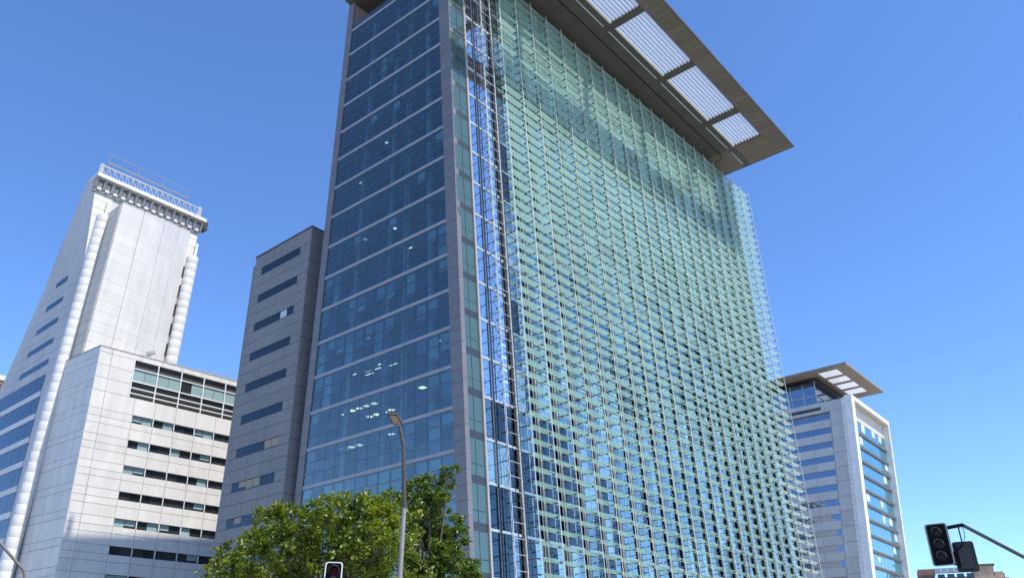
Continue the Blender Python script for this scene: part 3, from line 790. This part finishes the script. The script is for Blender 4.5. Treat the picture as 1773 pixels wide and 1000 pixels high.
# ================================================================ RIGHT BUILDING
SH = Vector((2.76, -1.2, 0)) / 41.22
RD = Vector((0.64, 0.7684, 0)); RN = Vector((0.7684, -0.64, 0))
def RB(z): return Vector((79.81, 183.38, z)) + SH * (z - 23.84)
def PR(u, z, d): return RB(z) + RD * u + RN * d
def PRL(v, z, d): return RB(z) + D1 * v + NL * d
rb = thing('silver_office_building', 'silver and white office building with blue ribbon windows and skylit flat canopy', 'office building', RB(0))
ZR = 65.06
mb = MB(); ring = lambda z: [PRL(1.9, z, -0.95), PR(27.3, z, -1.6), PR(27.3, z, -26), PRL(26, z, -0.95)]
mb.prism(ring(0), ring(ZR - 0.6)); mb.build('wall_core', 'silver_joint', rb)
# white frame round the right-hand face
mb = MB(); mb.box(PR, 0.0, 27.77, ZR - 1.0, ZR, -2.0, 0.1); mb.box(PR, 26.9, 27.77, 0, ZR - 1.0, -2.0, 0.1); mb.box(PR, -1.5, 0.45, 0, ZR - 1.0, -1.6, 0.1); mb.box(PR, -1.5, 0.0, ZR - 1.0, ZR, -1.6, 0.1)
mb.build('white_frame', 'frame_white', rb)
mb = MB(); mb.box(PR, 0.45, 26.9, ZR - 1.25, ZR - 1.0, -1.5, -0.2); mb.build('frame_soffit', 'beige_soffit', rb)
mb = MB(); mb.box(PR, 0.45, 26.9, ZR - 4.6, ZR - 1.25, -1.5, -1.4); mb.build('head_panel', 'beige_soffit', rb)
z = 3.0
while z < ZR - 0.2:      # corner cladding: narrow courses
    z1 = min(z + 1.14, ZR - 0.02)
    mb = MB(); mb.hexa([PRL(a_, b_, d_) for b_ in (z + .03, z1 - .03) for a_, d_ in ((0.0, 1.5), (2.92, 0.02), (2.92, -0.9), (0.0, -0.9))]); mb.build('corner_panel', 'frame_white', rb); z = z1
HRb = 3.43
zt = 60.35
k = 0
rnd = random.Random(31)
while zt > 6:
    mb = MB(); mb.box(PR, 0.45, 26.9, zt - HRb, zt - HRb + 0.62, -1.5, -1.1); sl = mb.build('sill_band', 'sill_brown', rb)
    for i in range(10):
        a = 0.5 + 26.3 * i / 10
        mb = MB(); mb.box(PR, a + 0.04, a + 2.59, zt - HRb + 0.62, zt, -1.45, -1.40); mb.build('pane', 'glass_teal', sl)
    for i in range(10):
        if rnd.random() < 0.16:
            a = 0.5 + 26.3 * i / 10; mb = MB(); mb.box(PR, a + 0.1, a + 2.5, zt - HRb + 1.3 + rnd.random() * 0.8, zt - 0.05, -1.39, -1.37); mb.build('roller_blind', 'blind_pale', sl)
    zt -= HRb
wtop = 61.95
for k in range(16):
    zt = wtop - HRb * k; zb = zt - 1.45
    if zb < 4: break
    for a, b in ((2.95, 5.9),):
        mb = MB(); mb.box(PRL, a + .03, b - .03, zt - HRb + 0.03 + 0.45, zt + 0.42, -0.85, -0.06); mb.build('silver_panel', 'silver_panel', rb)
    for i in range(4):
        a, b = 5.95 + 4.6 * i, 5.95 + 4.6 * (i + 1)
        mb = MB(); mb.box(PRL, a + .03, b - .03, zt - HRb + 0.03, zb - 0.03, -0.85, -0.06); mb.build('silver_panel', 'silver_panel', rb)
        mb = MB(); mb.box(PRL, a, b, zb, zt, -0.85, -0.30); mb.build('ribbon_window', 'glass_sky', rb)
for i in range(5):
    a = 2.95 + 4.2 * i; mb = MB(); mb.box(PRL, a + .03, a + 4.17, 62.4, ZR - 0.05, -0.85, -0.02); mb.build('silver_panel', 'silver_panel', rb)
mb = MB(); mb.box(PRL, 8, 22, 63.1, 63.9, -0.5, 0.0); mb.build('roof_slot', 'window_louver', rb)
# penthouse and canopy
tR = Vector((82.57, 182.18, 0))
def PQ(s, z, q): return tR + D2 * s - N2 * q + Vector((0, 0, z))
mb = MB(); ring = lambda z: [PQ(2.0, z, 9.3), PQ(22, z, 9.3), PQ(22, z, 24), PQ(2.0, z, 24)]
mb.prism(ring(ZR - 0.4), ring(71.3)); pent = mb.build('penthouse', 'glass_sky', rb)
mb = MB()
for q in (9.28, 12.5, 15.7, 18.9): mb.bar(PQ(1.96, ZR - .3, q), PQ(1.96, 71.3, q), 0.14)
mb.bar(PQ(1.94, 67.6, 9.2), PQ(1.94, 67.6, 24), 0.16); mb.bar(PQ(2, 67.6, 9.2), PQ(22, 67.6, 9.2), 0.16); mb.build('penthouse_mullion', 'mullion_light', pent)
ZQ = 72.06
rects = [(-3.3, 24.4, -0.9, 2.1), (-3.3, 24.4, 6.95, 25.0), (-3.3, -1.0, 2.1, 6.95), (3.9, 4.9, 2.1, 6.95), (9.5, 10.5, 2.1, 6.95), (15.3, 16.3, 2.1, 6.95), (21.0, 24.4, 2.1, 6.95)]
mb = MB()
for s0, s1, q0, q1 in rects: mb.hexa([PQ(s0, ZQ, q0), PQ(s1, ZQ, q0), PQ(s1, ZQ, q1), PQ(s0, ZQ, q1), PQ(s0, ZQ + .5, q0), PQ(s1, ZQ + .5, q0), PQ(s1, ZQ + .5, q1), PQ(s0, ZQ + .5, q1)])
can2 = mb.build('roof_canopy', 'soffit_bounce', rb)
for s0, s1 in ((-1.0, 3.9), (4.9, 9.5), (10.5, 15.3), (16.3, 21.0)):
    mb = MB(); mb.hexa([PQ(s0, ZQ + .2, 2.1), PQ(s1, ZQ + .2, 2.1), PQ(s1, ZQ + .2, 6.95), PQ(s0, ZQ + .2, 6.95), PQ(s0, ZQ + .24, 2.1), PQ(s1, ZQ + .24, 2.1), PQ(s1, ZQ + .24, 6.95), PQ(s0, ZQ + .24, 6.95)]); mb.build('skylight', 'opal_skylight', can2)
for q in (8.0, 8.7):
    mb = MB(); mb.bar(PQ(1.0, ZQ - 0.25, q), PQ(24, ZQ - 0.25, q), 0.25, 0.5); mb.bar(PQ(1.0, ZQ - 0.25, q), PQ(1.0, ZQ - 0.25, 24), 0.25, 0.5); mb.build('soffit_beam', 'canopy_edge', can2)

# ================================================================ FAR BUILDINGS
ap = thing('apartment_building', 'distant tan and brown apartment block with stepped roof behind the traffic lights', 'apartment building', (124, 229, 0))
AD = Vector((0.915, -0.404, 0)); AN = Vector((-0.404, -0.915, 0))
def PAp(u, z, d): return Vector((114.1, 233.6, z)) + AD * u + AN * d
def apb(u0, u1, z0, z1, d0, d1, m, nm):
    mb = MB(); mb.box(PAp, u0, u1, z0, z1, d0, d1); return mb.build(nm, m, ap)
apb(0.2, 4.0, 0, 31.6, -10, -0.5, 'brown_wall', 'wall'); apb(0, 4.3, 31.6, 30.0, -10.3, 0, 'brown_wall', 'roof')
apb(4.0, 19.5, 0, 29.4, -10, -1.2, 'tan_wall', 'wall'); apb(14.0, 19.0, 29.4, 32.0, -9, -2.5, 'tan_wall', 'wall'); apb(13.6, 19.4, 32.0, 32.5, -9.4, -2.1, 'sill_brown', 'roof')
apb(19.5, 22.0, 0, 28.7, -10, -1.0, 'tan_wall', 'wall'); apb(19.0, 21.0, 28.7, 30.3, -9, -2, 'tan_wall', 'wall')
for k in range(6):
    z = 30.6 - 3.0 * k
    f = apb(4.1, 14.0, z - 0.2, z, -1.2, 0.6, 'concrete', 'balcony')
    for i in range(6):
        mb = MB(); mb.box(PAp, 4.2 + 1.63 * i, 4.2 + 1.63 * i + 1.55, z, z + 1.0, 0.5, 0.55); mb.build('balcony_panel', 'balcony_glass', f)
    for i in range(4):
        w_ = apb(4.8 + 2.4 * i, 6.6 + 2.4 * i, z - 2.6, z - 0.4, -1.25, -1.15, 'window_dark', 'window')
    for u in (1.0, 2.6): apb(u, u + 1.0, z - 1.9, z - 0.5, -0.55, -0.45, 'window_dark', 'window')
    for u in (15.2, 17.2): apb(u, u + 1.0, z - 3.9, z - 2.5, -1.25, -1.15, 'window_dark', 'window')
for i in range(5):
    apb(19.0 + 0.5 * i, 19.25 + 0.5 * i, 30.3, 30.7, -5, -4.8, 'sill_brown', 'roof_vent')
apb(20.9, 21.3, 28.7, 30.0, -3, -2.6, 'sill_brown', 'chimney')

bl = thing('brown_office_block', 'sliver of brown block with white roof edge at far left behind the white tower', 'office building', (-165, 222, 0))
BDm = Vector((0.83, 0.56, 0)); BNm = Vector((0.56, -0.83, 0))
def PBl(u, z, d): return Vector((-95.7 * 1.55, 140.5 * 1.55, z)) - BDm * u + BNm * d
mb = MB(); mb.box(PBl, 0.2, 26, 0, 82.0, -14, -0.3); mb.build('wall', 'brown_wall', bl)
mb = MB(); mb.box(PBl, 0.0, 26.5, 82.0, 83.5, -14.3, 0.0); mb.build('roof', 'white_panel', bl)
for k in range(7):
    for i in range(8):
        mb = MB(); mb.box(PBl, 0.6 + i * 3.1, 2.9 + i * 3.1, 78.8 - 3.6 * k, 80.8 - 3.6 * k, -0.35, -0.22); mb.build('window', 'window_dark', bl)

# ================================================================ TREES
TA = [(-8.91,26.49,5.18,0.79),(-9.38,27.63,4.70,0.97),(-8.57,27.16,6.00,0.72),(-8.38,28.20,6.75,0.80),(-8.14,28.36,7.18,0.49),(-6.89,26.38,6.33,0.82),(-6.34,26.30,6.59,0.65),(-6.43,29.66,7.44,0.78),(-6.30,27.32,5.94,1.05),(-7.31,26.96,5.51,1.04),(-8.90,29.68,5.32,1.15),(-5.44,28.36,7.28,0.74),(-6.03,29.74,6.52,1.14),(-5.00,28.47,6.70,1.04),(-4.51,29.21,7.45,0.67),(-4.43,27.24,5.65,1.14),(-4.08,29.26,6.64,1.00),(-5.73,29.93,5.15,1.36),(-6.77,28.29,4.77,1.30),(-4.23,29.66,4.93,1.33),(-5.00,29.26,7.67,0.45),(-5.71,26.65,7.17,0.37),(-8.05,28.93,4.28,1.33)]
TB = [(-3.95,32.98,9.03,0.66),(-3.97,32.28,8.29,0.84),(-3.24,31.71,8.18,0.77),(-2.99,33.74,9.45,0.57),(-2.62,32.83,9.72,0.38),(-3.44,33.35,7.58,1.06),(-2.69,33.80,7.78,0.71),(-2.33,33.43,7.13,0.65),(-3.71,33.81,6.51,1.14),(-2.66,32.64,6.12,0.98),(-2.03,33.66,5.93,0.70),(-3.20,32.71,5.27,1.22),(-4.19,33.79,7.42,0.92),(-2.97,33.78,8.85,0.46),(-1.65,31.99,5.40,0.57)]
def tree(label, base, clumps, dens, leafm, seed):
    rnd = random.Random(seed)
    t = thing('broadleaf_tree', label, 'tree', base)
    b = Vector(base); fork = Vector((b.x, b.y, 3.0))
    mb = MB(); mb.tube(b, fork, 0.24, 0.17, n=10)
    for (x, y, z, rr) in clumps:
        c = Vector((x, y, z)); mid = fork.lerp(c, 0.45) + Vector((rnd.uniform(-.3, .3), rnd.uniform(-.3, .3), 0.35))
        mb.tube(fork, mid, 0.085, 0.055, n=6, cap=False); mb.tube(mid, c, 0.055, 0.02, n=5, cap=False)
        for _ in range(4):
            e = c + Vector((rnd.gauss(0, 1), rnd.gauss(0, 1), rnd.gauss(0.3, 0.8))).normalized() * rr * 0.8; mb.tube(mid.lerp(c, 0.7), e, 0.018, 0.007, n=4, cap=False)
    mb.build('trunk', 'bark', t)
    mb = MB(); vv = mb.v; ff = mb.f; mm = mb.m
    for (x, y, z, rr) in clumps:
        c = Vector((x, y, z))
        # sub-clusters make an uneven outline with gaps
        subs = []
        for _ in range(int(10 + 22 * rr)):
            d = Vector((rnd.gauss(0, 1), rnd.gauss(0, 1), rnd.gauss(0, 1))).normalized() * rr * rnd.uniform(0.45, 1.02)
            subs.append((c + d, rr * rnd.uniform(0.13, 0.27)))
        for sc_, sr in subs:
            n = int(dens * 2.3 * (sr * 10) ** 1.6)
            for _ in range(n):
                p = sc_ + Vector((rnd.gauss(0, .55), rnd.gauss(0, .55), rnd.gauss(0, .5))) * sr
                L = rnd.uniform(0.055, 0.11)
                nrm = Vector((rnd.gauss(0, .7), rnd.gauss(0, .7), rnd.uniform(0.2, 1.3))).normalized()
                ax = nrm.cross(Vector((rnd.gauss(0, 1), rnd.gauss(0, 1), rnd.gauss(0, 1)))).normalized(); bx = nrm.cross(ax)
                k = len(vv); w_ = L * rnd.uniform(0.62, 0.95)
                vv += [p - ax * L, p - ax * L * .15 + bx * w_ * .75 + nrm * L * .18, p + ax * L * .35 + bx * w_ * .5 + nrm * L * .12, p + ax * L, p + ax * L * .35 - bx * w_ * .5 + nrm * L * .12, p - ax * L * .15 - bx * w_ * .75 + nrm * L * .18]
                ff.append((k, k + 1, k + 2, k + 3)); mm.append(0); ff.append((k, k + 3, k + 4, k + 5)); mm.append(0)
    mb.build('crown', leafm, t, wl=Vector(base), kind='stuff')
tree('wide bright green leafy tree before the grey annex, left of the slim lamp post', (-6.6, 28.6, 0), TA, 5.0, 'leaf_bright', 3)
tree('darker leafy tree with a tall right shoot, right behind the slim lamp post', (-3.1, 33.0, 0), TB, 7.5, 'leaf_deep', 9)

# ================================================================ STREET LAMP
sl = thing('street_lamp', 'slim street lamp with flat square head in front of the leafy trees', 'street lamp', (-2.94, 21.8, 0))
mb = MB(); mb.tube((-2.94, 21.8, 0), (-2.94, 21.8, 1.2), 0.10, 0.085, n=12); mb.tube((-2.94, 21.8, 1.2), (-2.93, 21.81, 6.10), 0.075, 0.058, n=12); mb.build('post', 'pole_grey', sl)
mb = MB()
pts = [Vector((-2.93, 21.81, 6.06)), Vector((-3.00, 21.79, 6.97)), Vector((-3.06, 21.78, 7.72)), Vector((-3.13, 21.77, 8.02)), Vector((-3.20, 21.76, 8.25))]
for a, b in zip(pts[:-1], pts[1:]): mb.tube(a, b, 0.058, 0.052, n=12)
mb.tube((-2.93, 21.81, 6.0), (-2.93, 21.81, 6.14), 0.075, n=12)
mb.build('bracket_arm', 'pole_brown', sl)
mb = MB(); mb.tube((-3.20, 21.76, 8.22), (-3.19, 21.74, 8.36), 0.045, n=10); mb.build('spigot', 'pole_grey', sl)
hx = Vector((0.93, -0.35, -0.12)).normalized(); hy = Vector((0.30, 0.86, -0.42)).normalized(); hz = hx.cross(hy).normalized()
hc = Vector((-3.30, 21.62, 8.44))
def lbox(mb, c, sx, sy, sz, mi=0, taper=1.0):
    p = []
    for kz, tp in ((-1, 1.0), (1, taper)):
        for kx, ky in ((-1, -1), (1, -1), (1, 1), (-1, 1)): p.append(c + hx * kx * sx * tp + hy * ky * sy * tp + hz * kz * sz)
    mb.hexa(p, mi)
mb = MB(); lbox(mb, hc, 0.15, 0.22, 0.04, 0, 0.88); head = mb.build('lamp_head', 'pole_brown', sl)
mb = MB(); lbox(mb, hc - hz * 0.043, 0.112, 0.165, 0.006); mb.build('diffuser', 'lamp_diffuser', head)

# bent pole arm in the lower left corner
ba = thing('street_lamp', 'thin grey bent lamp arm cut off by the lower left edge of the photo', 'street lamp', (-8.07, 13.83, 0))
mb = MB(); pts = [Vector((-8.07, 13.83, 0)), Vector((-8.08, 13.81, 3.26)), Vector((-8.11, 13.79, 3.36)), Vector((-8.31, 13.67, 3.57)), Vector((-8.49, 13.56, 3.76)), Vector((-8.78, 13.38, 4.02)), Vector((-9.3, 13.1, 4.3))]
for i, (a, b) in enumerate(zip(pts[:-1], pts[1:])): mb.tube(a, b, 0.025 if i else 0.032, 0.025, n=10)
mb.build('bent_arm', 'pole_taupe', ba)
mb = MB(); mb.bar((-9.25, 13.12, 4.28), (-9.75, 12.9, 4.36), 0.2, 0.08); mb.build('lamp_head', 'pole_brown', ba)

# ================================================================ TRAFFIC LIGHTS
def signal(parent, c, fwd, rim, housing, lens_mats, W=0.36, H=1.05, plate=True, shell=0.20):
    """three-lens head, c = top centre of the front plate, fwd = facing direction"""
    c = Vector(c); f = Vector(fwd).normalized(); x = f.cross(Vector((0, 0, 1))).normalized() * -1; zv = Vector((0, 0, 1))
    def P(u, z, d): return c + x * u + zv * z + f * d
    mb = MB()     # rounded back plate as a ring outline
    w2, rr = W / 2 + 0.085, 0.07; outl = []
    for (cx, cz, a0) in ((w2 - rr, -rr, 0), (-(w2 - rr), -rr, 90), (-(w2 - rr), -H + rr, 180), (w2 - rr, -H + rr, 270)):
        for k in range(5):
            t = math.radians(a0 + 90 * k / 4); outl.append((cx + rr * math.cos(t), cz + rr * math.sin(t)))
    mb.prism([P(u, z, -0.02) for u, z in outl], [P(u, z, 0.0) for u, z in outl]); pl = mb.build('back_plate', housing, parent)
    mb = MB(); n = len(outl)
    for i in range(n):
        j = (i + 1) % n; k = 0.90
        a, b = outl[i], outl[j]; zc = -H / 2
        s_ = lambda q: (q[0] * 0.86, zc + (q[1] - zc) * 0.955)
        a2, b2 = s_(a), s_(b)
        mb.hexa([P(*a, 0.002), P(*b, 0.002), P(*b2, 0.002), P(*a2, 0.002), P(*a, 0.02), P(*b, 0.02), P(*b2, 0.02), P(*a2, 0.02)])
    mb.build('plate_rim', rim, pl)
    mb = MB(); mb.box(P, -W / 2 + .02, W / 2 - .02, -H + .08, -.07, -shell - .02, -.022); mb.build('housing', housing, parent)
    h3 = (H - 0.16) / 3
    for i in range(3):
        cz = -0.08 - h3 * (i + 0.5); rl = 0.115
        mb = MB(); k0 = P(0, cz, 0.012); mb.tube(P(0, cz, 0.004), k0, rl, rl * 0.92, n=16); ln = mb.build('lens', lens_mats[i], parent)
        mb = MB(); nseg = 12
        for s_ in range(nseg):
            t0 = math.radians(-15 + 210 * s_ / nseg); t1 = math.radians(-15 + 210 * (s_ + 1) / nseg)
            q = lambda t, r_, d: P(r_ * math.cos(t), cz + r_ * math.sin(t), d)
            e0 = 0.05 + 0.17 * max(0, math.sin(t0)); e1 = 0.05 + 0.17 * max(0, math.sin(t1))
            mb.hexa([q(t0, rl + .014, 0.003), q(t1, rl + .014, 0.003), q(t1, rl + .004, 0.003), q(t0, rl + .004, 0.003), q(t0, rl + .014, e0), q(t1, rl + .014, e1), q(t1, rl + .004, e1), q(t0, rl + .004, e0)])
        mb.build('visor', 'visor_grey', ln)
tl = thing('traffic_light', 'black overhead traffic light with two heads hanging from a long dark arm', 'traffic light', (25.5, 37.9, 0))
sg = Vector((11.84, 22.66, 5.73))
signal(tl, sg, (-0.62, -0.78, -0.02), 'signal_rim', 'black_plastic', ['lens_dark'] * 3, W=0.40, H=1.12)
# second head behind, seen from the back quarter
c2 = Vector((12.45, 22.62, 5.24))
signal(tl, c2, (0.45, 0.89, 0), 'black_plastic', 'signal_grey', ['lens_dark'] * 3, W=0.36, H=0.80, shell=0.16)
mb = MB()
a = Vector((11.95, 22.72, 5.60)); b = Vector((12.40, 22.30, 5.63))
mb.tube(Vector((11.80, 22.80, 5.57)), b, 0.05, n=10)
mb.tube(b, b + D2 * 21, 0.05, 0.09, n=10)
mb.build('mast_arm', 'arm_black', tl)
mb = MB(); e = b + D2 * 21; mb.tube((e.x, e.y, 0), (e.x, e.y, 6.0), 0.13, 0.10, n=12); mb.build('post', 'arm_black', tl)
mb = MB(); mb.bar((12.06, 22.62, 5.60), (12.09, 22.60, 4.72), 0.13, 0.06); mb.tube((12.33, 22.40, 5.60), (12.34, 22.42, 5.10), 0.018, n=6); mb.tube((12.34, 22.42, 5.12), (12.20, 22.55, 4.98), 0.020, n=6)
mb.bar((12.06, 22.62, 4.80), (12.45, 22.60, 4.74), 0.10, 0.34); mb.build('hanger_bracket', 'black_plastic', tl)
mb = MB(); cp = [Vector((12.40, 22.34, 5.66)), Vector((12.44, 22.37, 5.50)), Vector((12.47, 22.43, 5.36)), Vector((12.46, 22.52, 5.24))]
for a, b in zip(cp[:-1], cp[1:]): mb.tube(a, b, 0.010, n=5)
mb.build('cable', 'black_plastic', tl)
t2 = thing('traffic_light', 'small traffic light with pale rounded rim and red lens below the tree', 'traffic light', (-4.2, 19.7, 0))
signal(t2, (-4.20, 19.55, 4.28), (0.20, -0.98, 0), 'signal_white', 'black_plastic', ['lens_red', 'lens_dark', 'lens_dark'], W=0.24, H=0.95, shell=0.3)
mb = MB(); mb.tube((-4.26, 19.95, 0), (-4.26, 19.95, 4.2), 0.06, n=10); mb.bar((-4.26, 19.95, 3.9), (-4.22, 19.70, 3.9), 0.06); mb.bar((-4.26, 19.95, 3.5), (-4.22, 19.70, 3.5), 0.06); mb.build('post', 'signal_grey', t2)
